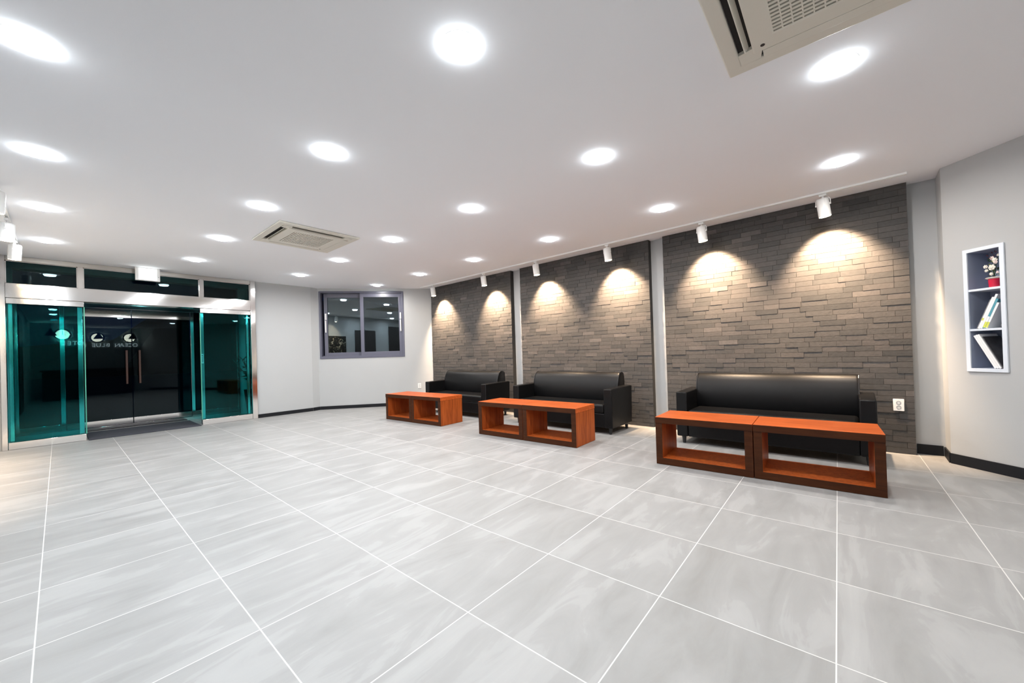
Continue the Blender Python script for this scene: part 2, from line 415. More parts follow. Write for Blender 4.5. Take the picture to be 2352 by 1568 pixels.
# outer swing doors of the vestibule (door_2)
YO = 9.60
d2 = thing('door_2', 'outer pair of dark glass swing doors with steel rails and brown grips', 'outer door', (0, YO, 0), kind='structure')
MB().box(-.44, 2.45, -.04, .04, .001, .066).build('threshold', M['steel'], d2, bevel=.003)
MB().box(-.44, 2.45, -.04, .04, 2.085, 2.165).build('header', M['steel'], d2, bevel=.003)
MB().box(-.44, 2.45, -.005, .005, 2.168, ZC-.03).build('transom_pane', M['glass_c'], d2, smooth=False)
MB().box(-.44, 2.45, -.03, .03, ZC-.03, ZC-.001).build('top_rail', M['steel_shade'], d2)
for x in (.015, 1.66):
    MB().box(x, x+.052, -.035, .035, .066, 2.085).build('door_jamb', M['steel'], d2, bevel=.003)
for x in (-.44, 2.41):
    MB().box(x, x+.04, -.035, .035, .066, 2.085).build('end_jamb', M['steel'], d2, bevel=.003)
for x0, x1, hx in ((.07, .846, .775), (.852, 1.657, .94)):
    lf = MB().box(x0+.004, x1-.004, -.006, .006, .17, 1.935).build('door_leaf', M['glass_c'], d2, smooth=False)
    MB().box(x0+.002, x1-.002, -.02, .02, .072, .17).build('bottom_rail', M['steel'], lf, bevel=.002)
    MB().box(x0+.002, x1-.002, -.02, .02, 1.935, 2.075).build('top_rail', M['steel'], lf, bevel=.002)
    h = MB(); h.box(hx-.015, hx+.015, -.075, -.05, .77, 1.36); h.build('grip_bar', M['handlew'], lf, bevel=.005)
    h = MB(); h.tube((hx, -.05, .86), (hx, -.006, .86), .008); h.tube((hx, -.05, 1.27), (hx, -.006, 1.27), .008); h.build('grip_mount', M['steel'], lf)
for x0, x1 in ((-.40, .015), (1.712, 2.41)):
    MB().box(x0, x1, -.006, .006, .17, 2.084).build('fixed_pane', M['glass_c'], d2, smooth=False)
    MB().box(x0, x1, -.02, .02, .068, .17).build('fixed_bottom_rail', M['steel'], d2, bevel=.002)
# vestibule side walls and closing walls
wall('wall_vestibule', (-1.0, YO), (-.442, YO), (0, 1), 'pale wall beside the outer doors seen through the left green glass', mat='vwall', th=.12)
wall('wall_vestibule', (2.452, YO), (3.35, YO), (0, 1), 'pale wall beside the outer doors seen through the right green glass', mat='vwall', th=.12)
wall('wall_vestibule', (-1.0, 8.73), (-1.0, YO), (-1, 0), 'left side wall of the dark entrance lobby', th=.1)
wall('wall_vestibule', (3.35, 8.78), (3.35, YO), (1, 0), 'right side wall of the dark entrance lobby', th=.1)
g = MB().box(-14, 20, 9.78, 60, -.2, -.03).build('ground', M['ground'], smooth=False); struct(g, 'dark night pavement outside the entrance', 'ground')
# night hills
b = MB(); rnd = random.Random(3)
pts = [(-30, 3), (-14, 4.5), (-4, 3.2), (4, 4.0), (9, 8.5), (14, 11), (22, 9), (34, 12), (50, 8)]
poly = [(x, z) for x, z in pts]; n = len(poly)
vs = [Vector((x, 58, -.2)) for x, z in poly] + [Vector((x, 62 + 4*math.sin(i), z)) for i, (x, z) in enumerate(poly)] + [Vector((x, 80, -.2)) for x, z in poly]
fs = [(i, i+1, n+i+1, n+i) for i in range(n-1)] + [(n+i, n+i+1, 2*n+i+1, 2*n+i) for i in range(n-1)]
b.add(vs, fs); h = b.build('hills', M['hill'], smooth=False); struct(h, 'black hill outline outside behind the entrance glass', 'hills')

# door mat
o = MB().box(.275, 1.60, 8.50, 9.46, .001, .012).build('door_mat', M['mat'], bevel=.003)
tag(o, 'dark slate door mat lying in the open entrance doorway', 'door mat')

# ------------------------------------------------------------------ window_1
w1 = thing('window_1', 'sliding window in a slate-blue frame beside the far sofa', 'window', WA, 0, kind='structure')
w1.matrix_world = frame(WA, wu, -wn_out.normalized())
u0, u1, z0, z1 = WIN; F = .038
b = MB()
b.box(u0, u0+F, -.16, .010, z0, z1); b.box(u1-F, u1, -.16, .010, z0, z1); b.box(u0+F, u1-F, -.16, .010, z0, z0+F+.012); b.box(u0+F, u1-F, -.16, .010, z1-F, z1)
b.build('window_frame', M['winf'], w1, bevel=.003)
b = MB(); b.box(u0+F, u1-F, -.082, -.074, z0+F, z0+F+.03); b.build('sill_track', M['winf'], w1)
def sash(ua, ub, yc, hx):
    S, B_ = .072, .085; y0, y1 = yc-.03, yc+.03; za, zb = z0+F+.008, z1-F-.004
    f = MB(); f.box(ua, ua+S, y0, y1, za, zb); f.box(ub-S, ub, y0, y1, za, zb); f.box(ua+S, ub-S, y0, y1, za, za+B_); f.box(ua+S, ub-S, y0, y1, zb-B_, zb)
    fo = f.build('sash', M['winf'], w1, bevel=.004)
    MB().box(ua+S, ub-S, yc-.004, yc+.004, za+B_, zb-B_).build('pane', M['glass_w'], fo, smooth=False)
    zc = (z0+z1)/2 + .02
    h = MB(); h.box(hx-.016, hx+.016, y1, y1+.016, zc+.10, zc+.24); h.build('latch', M['whitepl'], fo, bevel=.003)
    h = MB(); h.box(hx-.012, hx+.012, y1+.012, y1+.03, zc-.18, zc+.085); h.tube((hx, y1, zc-.15), (hx, y1+.014, zc-.15), .008); h.tube((hx, y1, zc+.05), (hx, y1+.014, zc+.05), .008)
    h.build('pull_handle', M['whitepl'], fo, bevel=.004)
um = (u0+u1)/2
sash(u0+F+.035, um+.03, -.118, u0+F+.075)
sash(um-.045, u1-F, -.042, u1-F-.036)

# ------------------------------------------------------------------ sofas
def make_sofa(label, cy, x0):
    t = thing('sofa', label, 'sofa', (x0, cy, 0), ANG, 'black leather sofas along the brick wall')
    W = 1.70; D = .62; AW = .118; hw = W/2
    base = MB(); base.box(.012, D-.02, -hw+AW, hw-AW, .085, .27); base.build('seat_base', M['leather'], t, bevel=.012, seg=3)
    seat = MB(); seat.box(-.004, .50, -hw+AW+.003, hw-AW-.003, .272, .392); seat.build('seat_cushion', M['leather'], t, bevel=.03, seg=4)
    # backrest: bulged profile extruded along y
    prof = [(.44, .300), (.405, .36), (.385, .43), (.380, .50), (.386, .57), (.402, .64), (.425, .705), (.452, .752), (.482, .778), (.520, .788), (.560, .782), (.590, .762), (.603, .72), (.612, .55), (.616, .30)]
    def back(name, w, prof, mat, off=0):
        b = MB(); n = len(prof); ys = (-w, -w+.012, -w+.03, w-.03, w-.012, w)
        sc = (.955, .985, 1, 1, .985, .955); cx, cz = .505, .55
        vs = [Vector((cx+(x-cx)*k, y, cz+(z-cz)*k)) for y, k in zip(ys, sc) for x, z in prof]
        fs = []
        for j in range(len(ys)-1):
            for i in range(n): fs.append((j*n+i, j*n+(i+1) % n, (j+1)*n+(i+1) % n, (j+1)*n+i))
        fs += [tuple(range(n)), tuple(range(5*n, 6*n))]
        b.add(vs, fs); return b.build(name, mat, t, angle=60)
    bk = back('backrest', hw-AW+.012, prof, M['leather'])
    for s in (-1, 1):
        yy = s*(hw-AW+.006)
        MB().path([Vector((x, yy, z)) for x, z in prof[1:13]], .0045, 6).build('seam_piping', M['piping'], bk)
    for s in (-1, 1):
        y0, y1 = (-hw, -hw+AW) if s < 0 else (hw-AW, hw)
        a = MB()
        pr = [(0, .085), (.585, .085), (.610, .60), (.56, .606), (0, .592)]
        vs = [Vector((x, y, z)) for y in (y0, y1) for x, z in pr]; n = len(pr)
        a.add(vs, [tuple(range(n)), tuple(range(n, 2*n))] + [(i, (i+1) % n, n+(i+1) % n, n+i) for i in range(n)])
        a.build('armrest', M['leather'], t, bevel=.012, seg=3)
    for x in (.06, D-.09):
        for y in (-hw+.06, hw-.06):
            MB().tube((x, y, .002), (x, y, .10), .017, .026, 14).build('leg', M['blackpl'], t)
    return t
make_sofa('black leather sofa in front of the nearest brick panel, left of the right-hand socket', .605, 4.615)
make_sofa('black leather sofa in front of the middle brick panel', 3.09, 4.615)
make_sofa('black leather sofa in front of the farthest brick panel, nearest the window', 5.37, 4.64)

# ------------------------------------------------------------------ box tables
def make_table(label, P, Q, D=.465, H=.447, group='hollow wooden box tables in front of the sofas'):
    """front-bottom edge from P (far end) to Q (near end)"""
    P, Q = Vector((*P, 0)), Vector((*Q, 0)); d = (P-Q); Ln = d.length - .004
    ang = math.atan2(d.y, d.x) - math.pi/2
    t = thing('box_table', label, 'coffee table', Q, ang, group)
    T = .06
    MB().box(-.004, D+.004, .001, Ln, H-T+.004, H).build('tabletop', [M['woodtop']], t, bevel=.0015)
    MB().box(-.0052, -.0030, .001, Ln, H-T+.003, H-.0012).build('front_shade_strip', M['woodshade'], t)  # strip that paints the front's shade over the same wood
    MB().box(0, D, T, Ln-T, .004, .004+T).build('bottom_shelf', M['woodside'], t, bevel=.001)  # darker wood tone imitates the shade under the tabletop
    MB().box(-.0012, .001, T-.002, Ln-T+.002, .003, .0635).build('shelf_shade_strip', M['woodshade'], t)
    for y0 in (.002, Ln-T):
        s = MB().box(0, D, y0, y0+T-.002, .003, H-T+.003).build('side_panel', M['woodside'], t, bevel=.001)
        MB().box(-.0016, .001, y0-.0005, y0+T-.0015, .0028, H-T+.003).build('panel_shade_strip', M['woodshade'], s)
    for x in (.05, D-.05):
        for y in (.05, Ln-.05): MB().tube((x, y, 0), (x, y, .006), .012, n=10).build('foot_pad', M['blackpl'], t)
    return t
def split(P, Q): return ((P[0]+Q[0])/2, (P[1]+Q[1])/2)
for nm, P, Q in (('nearest', (3.697, 1.363), (3.747, -.237)), ('middle', (3.744, 3.82), (3.787, 2.292)), ('farthest', (3.752, 6.16), (3.812, 4.715))):
    m = split(P, Q)
    make_table('hollow brown wooden table, left half of the %s pair' % nm, P, m)
    make_table('hollow brown wooden table, right half of the %s pair' % nm, m, Q)

# ------------------------------------------------------------------ ceiling downlights
def make_downlight():
    t = thing('ceiling_light', 'x', 'ceiling light', (0,0,ZC), 0, 'round ceiling lights')
    MB().lathe([(.0752, -.0005), (.091, -.0005), (.091, -.0010), (.0752, -.0018), (.0752, -.0005)], 40).build('trim_ring', M['white'], t)
    MB().lathe([(.0005, -.024), (.036, -.0237), (.056, -.0225), (.066, -.020), (.072, -.015), (.075, -.008), (.075, -.001), (.0005, -.001)], 32).build('lens', M['lens'], t)
    L = bpy.data.lights.new('downlight_glow', 'AREA'); L.shape = 'DISK'; L.size = .13; L.energy = DL; L.spread = R(172); L.color = (.87, .945, 1.0)
    lo = bpy.data.objects.new('downlight_glow', L); COL.objects.link(lo); lo.parent = t; lo.location = (0, 0, -.0255)
    return t
DL = 10.8
rows = {
 'row nearest the brick wall': [(4.40, 7.44), (4.41, 5.95), (4.39, 4.47), (4.36, 2.96), (4.305, 1.43), (4.305, -.054)],
 'second row from brick wall': [(2.857, 7.397), (2.857, 5.906), (2.855, 4.41), (2.838, 2.912), (2.80, 1.413), (2.812, -.041)],
 'third row from brick wall': [(1.339, 7.259), (1.327, 5.80), (1.329, 4.324), (1.326, 2.844), (1.312, 1.391)],
 'row nearest the left wall': [(-.074, 7.271), (-.082, 5.776), (-.079, 4.316), (-.075, 2.867), (-.08, 1.40), (-.08, -.05)]}
ords = ['first', 'second', 'third', 'fourth', 'fifth', 'sixth', 'seventh']
row_lamp = {}
for rn, colr, en in zip(rows, ((1.0, .945, .885), (.985, .965, .955), (.89, .95, 1.0), (.87, .945, 1.0)), (12.6, 12.8, 10.7, 10.4)):
    q = bpy.data.lights.new('downlight_glow', 'AREA'); q.shape = 'DISK'; q.size = .13; q.energy = en; q.spread = R(172); q.color = colr
    row_lamp[rn] = q
proto = None
for rn, ps in rows.items():
    for k, (x, y) in enumerate(ps):
        if proto is None: proto = o = make_downlight()
        else: o = copy_tree(proto)
        o.location = (x, y, ZC)
        for ch in kids(o):
            if ch.type == 'LIGHT': ch.data = row_lamp[rn]
        o['label'] = 'round ceiling light, %s from the far end, %s' % (ords[k], rn)

# ------------------------------------------------------------------ track lights
def track(name, A, B, label):
    A, B = Vector(A), Vector(B); u = (B-A).normalized(); n = Vector((-u.y, u.x, 0))
    t = thing(name, label, 'lighting track', (A.x, A.y, ZC)); Mx = frame(Vector((0,0,0)), u, n); Ln = (B-A).length
    b = MB(); b.box(0, Ln, -.017, -.009, -.020, -.0008, Mx); b.box(0, Ln, .009, .017, -.020, -.0008, Mx); b.box(0, Ln, -.009, .009, -.008, -.0008, Mx)
    b.build('rail', M['white'], t, bevel=.001)
    for a in (0, Ln): MB().box(a-.012, a+.012, -.0185, .0185, -.0215, -.0004, Mx).build('end_cap', M['white'], t, bevel=.002)
    return t
TA, TB = (5.02, -.51, 0), (5.268, 7.08, 0)
track('track_rail', TA, TB, 'long white lighting track on the ceiling along the brick wall')
LA, LB = (-.317, 1.2, 0), (-.317, 7.72, 0)
track('track_rail', LA, LB, 'white lighting track on the ceiling at the far left edge')

def make_spot(side):
    """base at ceiling; aims along +x tilted down (side=+1) """
    t = thing('track_spotlight', 'x', 'spotlight', (0, 0, ZC), 0)
    b = MB(); b.box(-.014, .014, -.03, .03, -.046, -.0225); b.tube((0, 0, -.046), (0, 0, -.066), .009, n=14)
    b.build('track_adapter', M['white'], t, bevel=.002)
    pz = -.130; r = .052
    d = Vector((.07, -.09, -1)).normalized(); up = -d
    c = Vector((0, 0, pz)); yk = r+.008
    b = MB(); pts = [Vector((0, -yk, pz)), Vector((0, -yk, -.085)), Vector((0, -yk+.014, -.066)), Vector((0, yk-.014, -.066)), Vector((0, yk, -.085)), Vector((0, yk, pz))]
    b.path(pts, .0035, 8); b.tube((0, -yk-.003, pz), (0, -r+.002, pz), .009, n=14); b.tube((0, r-.002, pz), (0, yk+.003, pz), .009, n=14)
    b.build('yoke', M['white'], t)
    Mx = c.to_track_quat('Z', 'Y').to_matrix().to_4x4() if False else Matrix.Translation(c) @ d.to_track_quat('Z', 'Y').to_matrix().to_4x4()
    body = MB().lathe([(.0005, -.058), (r*.86, -.058), (r*.96, -.052), (r, -.042), (r, .122), (r-.004, .122), (r-.006, .085), (r-.006, .06), (.0005, .06)], 36, Mx).build('lamp_housing', M['white'], t)
    MB().lathe([(.0005, .126), (.020, .124), (.036, .116), (.0445, .100), (.0455, .066), (.0005, .064)], 28, Mx).build('bulb', M['warm'], body)
    L = bpy.data.lights.new('spot_beam', 'SPOT'); L.energy = SP; L.spot_size = R(92); L.spot_blend = .6; L.color = (1.0, .72, .47); L.shadow_soft_size = .03
    lo = bpy.data.objects.new('spot_beam', L); COL.objects.link(lo); lo.parent = t
    aim = Vector((.66, .03, -1)).normalized()
    lo.location = c + d*.132; lo.rotation_euler = aim.to_track_quat('-Z', 'Y').to_euler()
    return t
SP = 330
sp0 = None
for k, y in enumerate((6.64, 5.06, 3.80, 2.49, 1.225, .075)):
    if sp0 is None: sp0 = o = make_spot(1)
    else: o = copy_tree(sp0)
    f = (y-TA[1])/(TB[1]-TA[1]); o.location = (TA[0]+(TB[0]-TA[0])*f, y, ZC)
    o.rotation_euler.z = R(-12)
    o['label'] = 'white cylinder spotlight on the brick wall track, %s from the window' % ords[k]; o['group'] = 'track spotlights along the brick wall'
for k, y in enumerate((7.40, 6.35, 5.25)):
    o = copy_tree(sp0); o.location = (LA[0], y, ZC); o.rotation_euler.z = R(170)
    for ch in kids(o):
        if ch.type == 'LIGHT':
            if k == 0: left_beam = ch.data.copy(); left_beam.energy = 170
            ch.data = left_beam
    o['label'] = ('white track spotlight at the far left edge, nearest the entrance', 'white track spotlight at the far left edge, second from the entrance', 'white track spotlight on the left track, third from the entrance')[k]
    o['group'] = 'track spotlights at the left edge'

# ------------------------------------------------------------------ ceiling cassette air conditioners
def make_ac(label, cx, cy, rz):
    t = thing('ceiling_air_conditioner', label, 'air conditioner', (cx, cy, ZC), rz, 'ceiling air conditioners')
    h = .465; T = .032
    def ring(b, ho, hi, z0, z1):
        b.ringframe((-ho, ho, -ho, ho), (-hi, hi, -hi, hi), z0, z1)
    b = MB(); ring(b, h, .395, -T*.7, -.001); b.build('outer_panel', M['acpl'], t, bevel=.008, seg=3)
    # corner blocks joining centre to rim, leaving a slot on every side
    q = .305
    for sx in (-1, 1):
        for sy in (-1, 1):
            MB().prism([(sx*.3945, sy*q), (sx*.3945, sy*.3945), (sx*q, sy*.3945), (sx*(q-.012), sy*.335), (sx*(q-.012), sy*.322), (sx*.322, sy*.322), (sx*.322, sy*(q-.012)), (sx*.335, sy*(q-.012))], -T*.72, -.001).build('corner_block', M['acpl'], t)
    MB().box(-.394, .394, -.394, .394, -.006, -.0015).build('vent_shade_backing', M['acdk'], t)  # dark sheet painting the slot's shade, the ceiling leaves little depth
    b = MB(); ring(b, .330, .235, -T, -.0065); b.build('centre_panel', M['acpl'], t, bevel=.006, seg=3)
    g = MB(); gh = .236; n1, n2 = 19, 12
    for i in range(n1+1):
        x = -gh + 2*gh*i/n1; g.box(x-.0068, x+.0068, -gh, gh, -T+.003, -T+.011)
    for i in range(n2+1):
        y = -gh + 2*gh*i/n2; g.box(-gh, gh, y-.003, y+.003, -T+.0025, -T+.012)
    g.build('intake_grille', M['acpl'], t)
    MB().box(-gh, gh, -gh, gh, -.013, -.0068).build('grille_filter', M['acdk'], t)  # coloured dark for the shade behind the grille bars
    for k in range(4):
        a = k*math.pi/2; Mx = Matrix.Rotation(a, 4, 'Z')
        tilt = 1.0 if k in OPEN else .05
        Mt = Mx @ Matrix.Translation((.355 if k in OPEN else .363, 0, -.019 if k in OPEN else -.026)) @ Matrix.Rotation(tilt, 4, 'Y')
        w = .016 if k in OPEN else .026
        MB().box(-w, w, -.291, .291, -.0025, .0025, Mt).build('louver', M['acpl'], t, bevel=.002)
    MB().tube((.285, .285, -T-.0015), (.285, .285, -T+.004), .010, n=14).build('indicator', M['blackpl'], t)
    return t
OPEN = (1,)
make_ac('cream ceiling air conditioner cut off by the top edge of the photo', 2.02, -.04, 0)
OPEN = (1, 3, 2)
make_ac('cream ceiling air conditioner in the middle of the ceiling near the entrance', 2.05, 5.09, 0)

# ------------------------------------------------------------------ exit sign box
t = thing('exit_sign', 'white lit exit sign box on the ceiling in front of the entrance', 'exit sign', (.94, 8.36, ZC))
b = MB(); b.box(-.145, .145, 0, .05, -.205, -.001); b.build('sign_case', M['whitepl'], t, bevel=.004)
MB().box(-.105, .105, -.004, -.0005, -.190, -.014).build('lit_face', M['exit'], t, bevel=.001)
MB().tube((.125, -.003, -.135), (.125, .001, -.135), .0045, n=12).build('test_button', M['blackpl'], t)

# ------------------------------------------------------------------ wall sockets
def outlet(label, Mx, w=.072, h=.112):
    t = thing('wall_socket', label, 'wall socket'); t.matrix_world = Mx
    MB().box(-w/2, w/2, .001, .010, -h/2, h/2).build('cover_plate', M['whitepl'], t, bevel=.003)
    for z in (.022, -.022):
        b = MB(); 
        A = Matrix.Translation((0, .0102, z)) @ Matrix.Rotation(-math.pi/2, 4, 'X')
        b.lathe([(.0135, 0), (.0175, 0), (.0175, .0012), (.0135, .0012), (.0135, 0)], 24, A)
        for dx in (-.006, .006): b.tube((dx, .0100, z), (dx, .0112, z), .0028, n=10)
        b.build('socket_ring', M['greyc'], t)
    return t
outlet('white double socket on the brick wall right of the nearest sofa', frame(Vector((xface(-.437)-.0075, -.437, .476)), Vector((-.0249, -1, 0)).normalized(), Vector((-1, .0249, 0)).normalized()), .078, .118)
outlet('white double socket low on the window wall, left of the far sofa arm', frame(WA + wu*2.118 + Vector((0, 0, .425)), wu, -wn_out.normalized()))

# ------------------------------------------------------------------ shelf niche
FR = frame(RA, RD, RN)      # x along wall, y into room
t = thing('wall_shelf', 'narrow white three-compartment shelf built into the right wall', 'shelf'); t.matrix_world = FR
u0, u1, z0, z1 = SH; D0 = -.215; e = .021; iu0, iu1, iz0, iz1 = u0+e, u1-e, z0+e, z1-e
b = MB(); q = .028; o0, o1, p0, p1 = u0-.007, u1+.007, z0-.008, z1+.008
b.ringframe((o0, o1, p0, p1), (iu0, iu1, iz0, iz1), -.014, -.001, Matrix.Rotation(math.pi/2, 4, 'X'))
b.build('face_frame', M['shelf'], t, bevel=.002)
b = MB(); b.box(u0+.001, iu0, D0, .001, z0+.001, z1-.001); b.box(iu1, u1-.001, D0, .001, z0+.001, z1-.001); b.box(iu0, iu1, D0, .001, z0+.001, iz0); b.box(iu0, iu1, D0, .001, iz1, z1-.001); b.box(iu0, iu1, D0, D0+.012, iz0, iz1)
b.build('carcass', M['shelfshade'], t)  # inside toned darker than the frame to imitate shade
ZS = (1.166, 1.499)
for z in ZS: MB().box(iu0, iu1, D0+.012, .010, z, z+.018).build('shelf_board', M['shelf'], t, bevel=.0015)

# magazines : thin blocks leaning on the shelf
def magazine(label, cover, ub, zb, lean, th, hgt, dep, y1, group, stripe=None):
    """lower spine corner at (ub, zb); lean>0 tips towards +u"""
    t = thing('magazine', label, 'magazine', (0,0,0), 0, group)
    t.matrix_world = FR @ Matrix.Translation((ub, y1, zb)) @ Matrix.Rotation(lean, 4, 'Y')
    MB().box(.0006, th-.0006, -dep+.001, -.0012, .0015, hgt-.0015).build('pages', M['paper'], t)
    b = MB(); b.box(0, .0006, -dep, 0, 0, hgt); b.box(th-.0006, th, -dep, 0, 0, hgt); b.box(.0006, th-.0006, -.0012, 0, 0, hgt)
    b.build('cover', M[cover], t)
    if stripe:
        for m_, a, c in stripe: MB().box(.0004, th-.0004, -.001, .0005, hgt*a, hgt*c).build('spine_band', M[m_], t)
    return t
zb = ZS[0]+.0185; ln = R(21.5)
u = iu0 + .030; gap = 1/math.cos(ln)
mags = [('greyc', .006, .250, 'thin grey magazine leaning at the left of the middle compartment', None),
        ('paper', .012, .268, 'white magazine leaning in the middle compartment, second from the left', [('yellow', .26, .34)]),
        ('paper', .014, .290, 'tallest white magazine leaning in the middle compartment', None),
        ('teal', .015, .250, 'teal magazine with yellow spine foot in the middle compartment', [('yellow', .02, .22), ('paper', .22, .40)]),
        ('paper', .014, .215, 'white magazine with yellow spine foot, rightmost leaning in the middle compartment', [('yellow', .02, .24)])]
for cov, th, hg, lb, st in mags:
    magazine(lb, cov, u, zb + .0005 + th*math.sin(ln), ln, th, hg, .17, -.012, 'magazines in the middle compartment', st)
    u += th*gap + .0012
o = MB().box(iu1-.050, iu1-.004, -.19, -.05, zb, zb+.035).build('folded_cloth', M['greyc'], bevel=.012, seg=4)
o.matrix_world = FR; tag(o, 'dark grey rolled item behind the leaning magazines on the middle shelf', 'cloth')
zb = iz0+.0005; ln = -R(25); u = iu0 + .134
low = [('paper', .0125, .300, 'white magazine leaning in the bottom compartment, leftmost'),
       ('paper', .0125, .306, 'white magazine leaning in the bottom compartment, second from the left'),
       ('paper', .0125, .310, 'white magazine leaning in the bottom compartment, third from the left')]
for cov, th, hg, lb in low:
    magazine(lb, cov, u, zb, ln, th, hg, .17, -.012, 'magazines in the bottom compartment')
    u += th/math.cos(ln) + .0012
magazine('magazine with a dark photo cover, rightmost in the bottom compartment', 'darkc', u+.0005, zb, ln, .006, .290, .17, -.020, 'magazines in the bottom compartment')

# flower ornament in the red pot
t = thing('flower_pot', 'small red pot of cream artificial flowers on the top shelf of the niche', 'flower pot')
t.matrix_world = FR @ Matrix.Translation((iu1-.080, -.062, ZS[1]+.0185))
MB().lathe([(.0005, 0), (.029, 0), (.031, .004), (.035, .075), (.032, .078), (.0005, .078)], 28).build('pot', M['red'], t)
MB().lathe([(.0005, .070), (.040, .072), (.050, .079), (.044, .084), (.030, .086), (.0005, .086)], 28).build('white_rim', M['petal'], t)
rnd = random.Random(5)
fl_pos = [(-.002, .02, .165, .024), (.012, .012, .225, .019), (-.012, .0, .245, .016), (-.045, .012, .180, .016), (-.036, .02, .145, .013), (.022, .02, .205, .015), (.030, .005, .262, .010), (-.004, .022, .112, .014), (.030, .018, .120, .010)]
b = MB()
for x, y, z, r in fl_pos: b.tube((0, 0, .08), (x, y-.006, z), .0018, n=6)
b.build('stem', M['leaf'], t)
for i, (x, y, z, r) in enumerate(fl_pos):
    f = MB(); f.ell((x, y, z), (r*.5, r*.35, r*.5), 10, 6)
    for k in range(6):
        a = k*math.pi/3 + i; f.ell((x + math.cos(a)*r*.66, y-.002, z + math.sin(a)*r*.66), (r*rnd.uniform(.26, .42), r*.2, r*rnd.uniform(.26, .42)), 12, 8)
    f.build('blossom', M['petal'] if i % 3 != 2 else M['petal2'], t)
for i in range(30):
    a = rnd.uniform(0, 6.28); rr = rnd.uniform(.005, .045); z = rnd.uniform(.10, .30)
    p = Vector((rr*math.cos(a)*.9, rr*math.sin(a)*.6-.008, z)); d = Vector((math.cos(a), math.sin(a)*.6, rnd.uniform(.2, 1))).normalized()
    n = d.orthogonal().normalized(); Lf = rnd.uniform(.018, .03)
    f = MB(); f.add([p-d*Lf*.5, p+n*.007, p+d*Lf*.5, p-n*.007, p+d.cross(n)*.003], [(0,1,4),(1,2,4),(2,3,4),(3,0,4),(3,2,1,0)])
    f.build('leaf', (M['maroon'] if z > .24 else M['leaf'] if i % 4 else M['leaf2']), t)

# ------------------------------------------------------------------ potted plant in the vestibule
t = thing('potted_plant', 'potted plant with thin branches behind the right green glass', 'potted plant', (2.60, 9.30, 0))
MB().lathe([(.0005, 0), (.09, 0), (.10, .02), (.15, .50), (.155, .52), (.14, .52), (.13, .49), (.0005, .48)], 28).build('pot', M['blackpl'], t)
rnd = random.Random(11)
for i in range(9):
    a = rnd.uniform(0, 6.28); h = rnd.uniform(.35, .75); s = rnd.uniform(.1, .28)
    pts = [Vector((math.cos(a)*s*k**1.6, math.sin(a)*s*k**1.6*.6, .48 + h*k)) for k in (0, .25, .5, .75, 1)]
    br = MB().path(pts, .006, 6).build('branch', M['leaf'], t)
    f = MB()
    for p in pts[2:]:
        for q in range(3):
            d = Vector((rnd.uniform(-1, 1), rnd.uniform(-.6, .6), rnd.uniform(-.2, .8))).normalized(); n = d.orthogonal().normalized(); Lf = rnd.uniform(.09, .17)
            e = p + d*Lf; m_ = p + d*Lf*.5
            f.add([p, m_+n*.018, e, m_-n*.018, m_+d.cross(n)*.006], [(0,1,4),(1,2,4),(2,3,4),(3,0,4),(3,2,1,0)])
    f.build('leaves', M['leaf'], br)

# ------------------------------------------------------------------ what the entrance glass and the window mirror : sign wall behind the camera, picture on the left wall
def text_obj(body, size, depth):
    cu = bpy.data.curves.new('letters', 'FONT'); cu.body = body; cu.size = size; cu.extrude = depth; cu.align_x = 'CENTER'; cu.space_character = 1.15
    to = bpy.data.objects.new('tmp', cu); COL.objects.link(to)
    bpy.context.view_layer.update()
    me = bpy.data.meshes.new_from_object(to.evaluated_get(bpy.context.evaluated_depsgraph_get()))
    bpy.data.objects.remove(to); return me
t = thing('wall_sign', 'metal letters OCEAN BLUE HOTEL with an added glow, mirrored in the entrance glass', 'sign', (1.12, YB+.02, 1.87))
word = 'OCEAN BLUE HOTEL'; span = 2.0; adv = span/(len(word)-1)
for i, ch in enumerate(word):
    if ch == ' ': continue
    me = text_obj(ch, .21, .008); me.materials.clear(); me.materials.append(M['signl'])
    o = bpy.data.objects.new('letter', me); COL.objects.link(o); o.parent = t
    o.location = (span/2 - i*adv, 0, 0); o.rotation_euler = (R(90), 0, R(180))
for k, x in enumerate((1.95, 1.02, .10)):
    t = thing('wall_clock', ('round backlit wall clock, left of three mirrored in the entrance glass', 'round backlit wall clock, middle of three mirrored in the entrance glass', 'round backlit wall clock, right of three mirrored in the entrance glass')[2-k], 'clock', (x, YB, 2.24), 0, 'backlit wall clocks behind the camera')
    A = Matrix.Rotation(-math.pi/2, 4, 'X')
    MB().lathe([(.165, .050), (.212, .050), (.212, .075), (.165, .075), (.165, .050)], 40, A).build('dark_ring', M['blackpl'], t)
    MB().lathe([(.0005, .052), (.164, .052), (.164, .066), (.0005, .066)], 40, A).build('clock_face', M['clockf'], t)
    MB().lathe([(.150, .004), (.205, .004), (.205, .016), (.150, .016), (.150, .004)], 40, A).build('backlight', M['halo'], t)
    b = MB(); b.box(-.006, .006, .067, .069, -.01, .12); b.box(-.01, .08, .067, .069, -.005, .005); b.build('clock_hand', M['blackpl'], t)
for k, x in enumerate((1.98, 1.02, -.16)):
    y = YB+.9
    t = thing('pendant_lamp', ('black cone pendant lamp, left of three mirrored in the entrance glass', 'black cone pendant lamp, middle of three mirrored in the entrance glass', 'black cone pendant lamp, right of three mirrored in the entrance glass')[2-k], 'pendant lamp', (x, y, ZC), 0, 'black cone pendants behind the camera')
    MB().tube((0, 0, -.38+.13), (0, 0, -.002), .004, n=8).build('cord', M['blackpl'], t)
    MB().lathe([(.012, -.24), (.025, -.25), (.04, -.30), (.145, -.48), (.138, -.48), (.035, -.30), (.012, -.26), (.012, -.24)], 32).build('cone_shade', M['blackpl'], t)
t = thing('reception_desk', 'black reception desk mirrored dimly in the entrance glass', 'desk', (1.0, YB+1.15, 0))
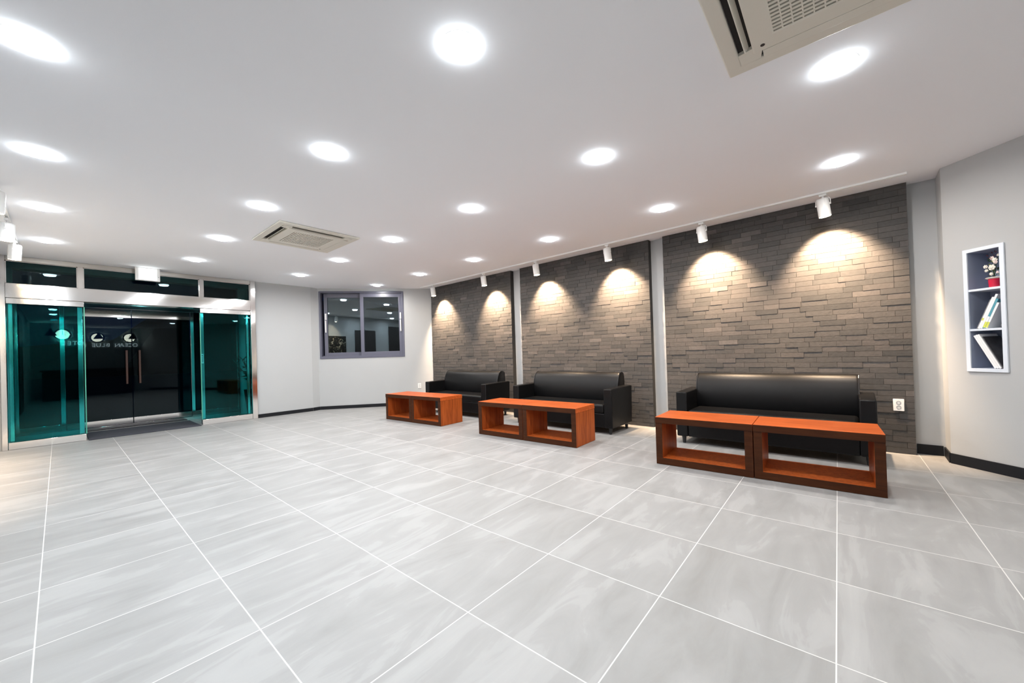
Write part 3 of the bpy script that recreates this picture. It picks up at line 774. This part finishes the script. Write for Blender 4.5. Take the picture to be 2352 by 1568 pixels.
MB().box(-1.35, .95, -.25, .25, .002, .95).build('desk_body', M['blackpl'], t, bevel=.01)
MB().box(-1.4, 1.0, -.29, .29, .952, 1.0).build('desk_top', M['blackpl'], t, bevel=.005)

def mat_art():
    m, nt, b = new_mat('dark_leaf_print'); L = nt.links.new
    tc = N(nt, 'ShaderNodeTexCoord'); w = N(nt, 'ShaderNodeTexNoise'); w.inputs['Scale'].default_value = 7; w.inputs['Distortion'].default_value = 1.5
    L(tc.outputs['Object'], w.inputs['Vector']); cr = N(nt, 'ShaderNodeValToRGB'); e = cr.color_ramp.elements
    e[0].position = .56; e[0].color = (.012, .011, .009, 1); e[1].position = .68; e[1].color = (.55, .52, .42, 1)
    L(w.outputs['Fac'], cr.inputs[0]); L(cr.outputs[0], b.inputs['Base Color']); b.inputs['Roughness'].default_value = .3
    return m
t = thing('wall_picture', 'dark picture with pale leaves on the left wall, mirrored in the window', 'picture', (-.62, 5.05, 1.55))
MB().box(.001, .022, -.40, .40, -.36, .36).build('picture_frame', M['blackpl'], t, bevel=.003)
MB().box(.0225, .024, -.37, .37, -.33, .33).build('print', mat_art(), t)
t = thing('door_3', 'dark door in the left wall, mirrored in the window', 'door', (-.62, 3.75, 0), kind='structure')
MB().box(.001, .03, -.50, .50, .002, 2.15).build('door_panel', M['door'], t, bevel=.003)
MB().tube((.03, .38, 1.0), (.07, .38, 1.0), .01).build('door_handle', M['steel'], t)
t = thing('door_4', 'dark double door in the left wall near the camera, mirrored in the window', 'door', (-.62, 1.85, 0), kind='structure')
MB().box(.001, .03, -.70, .70, .002, 2.35).build('door_panel', M['door'], t, bevel=.003)
MB().tube((.03, .1, 1.0), (.07, .1, 1.0), .01).build('door_handle', M['steel'], t)

# ------------------------------------------------------------------ world: dark blue night sky
W = bpy.data.worlds.new('night'); SC.world = W; W.use_nodes = True
bg = W.node_tree.nodes['Background']; bg.inputs[0].default_value = (.010, .030, .110, 1); bg.inputs[1].default_value = .12

# ------------------------------------------------------------------ camera
F, YAW, PITCH, ROLL, CYP = 883.1555, .8676, .008, -.0308, 803.796
fwd = Vector((math.sin(YAW)*math.cos(PITCH), math.cos(YAW)*math.cos(PITCH), math.sin(PITCH)))
r0 = Vector((math.cos(YAW), -math.sin(YAW), 0)); up0 = r0.cross(fwd)
rt = r0*math.cos(ROLL) + up0*math.sin(ROLL); up = -r0*math.sin(ROLL) + up0*math.cos(ROLL)
cd = bpy.data.cameras.new('camera'); co = bpy.data.objects.new('camera', cd); COL.objects.link(co)
cd.sensor_fit = 'HORIZONTAL'; cd.sensor_width = 36; cd.lens = F/2352*36; cd.shift_y = (CYP-784)/2352; cd.clip_start = .02; cd.clip_end = 200
mw = Matrix.Identity(4)
for i in range(3): mw[i][0], mw[i][1], mw[i][2], mw[i][3] = rt[i], up[i], -fwd[i], CAM[i]
co.matrix_world = mw
SC.camera = co

# ------------------------------------------------------------------ view
vs = SC.view_settings
vs.view_transform = 'Standard'; vs.look = 'None'; vs.exposure = .56; vs.gamma = 1; vs.use_curve_mapping = False
SC.cycles.max_bounces = 10; SC.cycles.diffuse_bounces = 5; SC.cycles.transparent_max_bounces = 16; SC.cycles.glossy_bounces = 6
SC.cycles.sample_clamp_indirect = 6
SC.cycles.caustics_reflective = False; SC.cycles.caustics_refractive = False
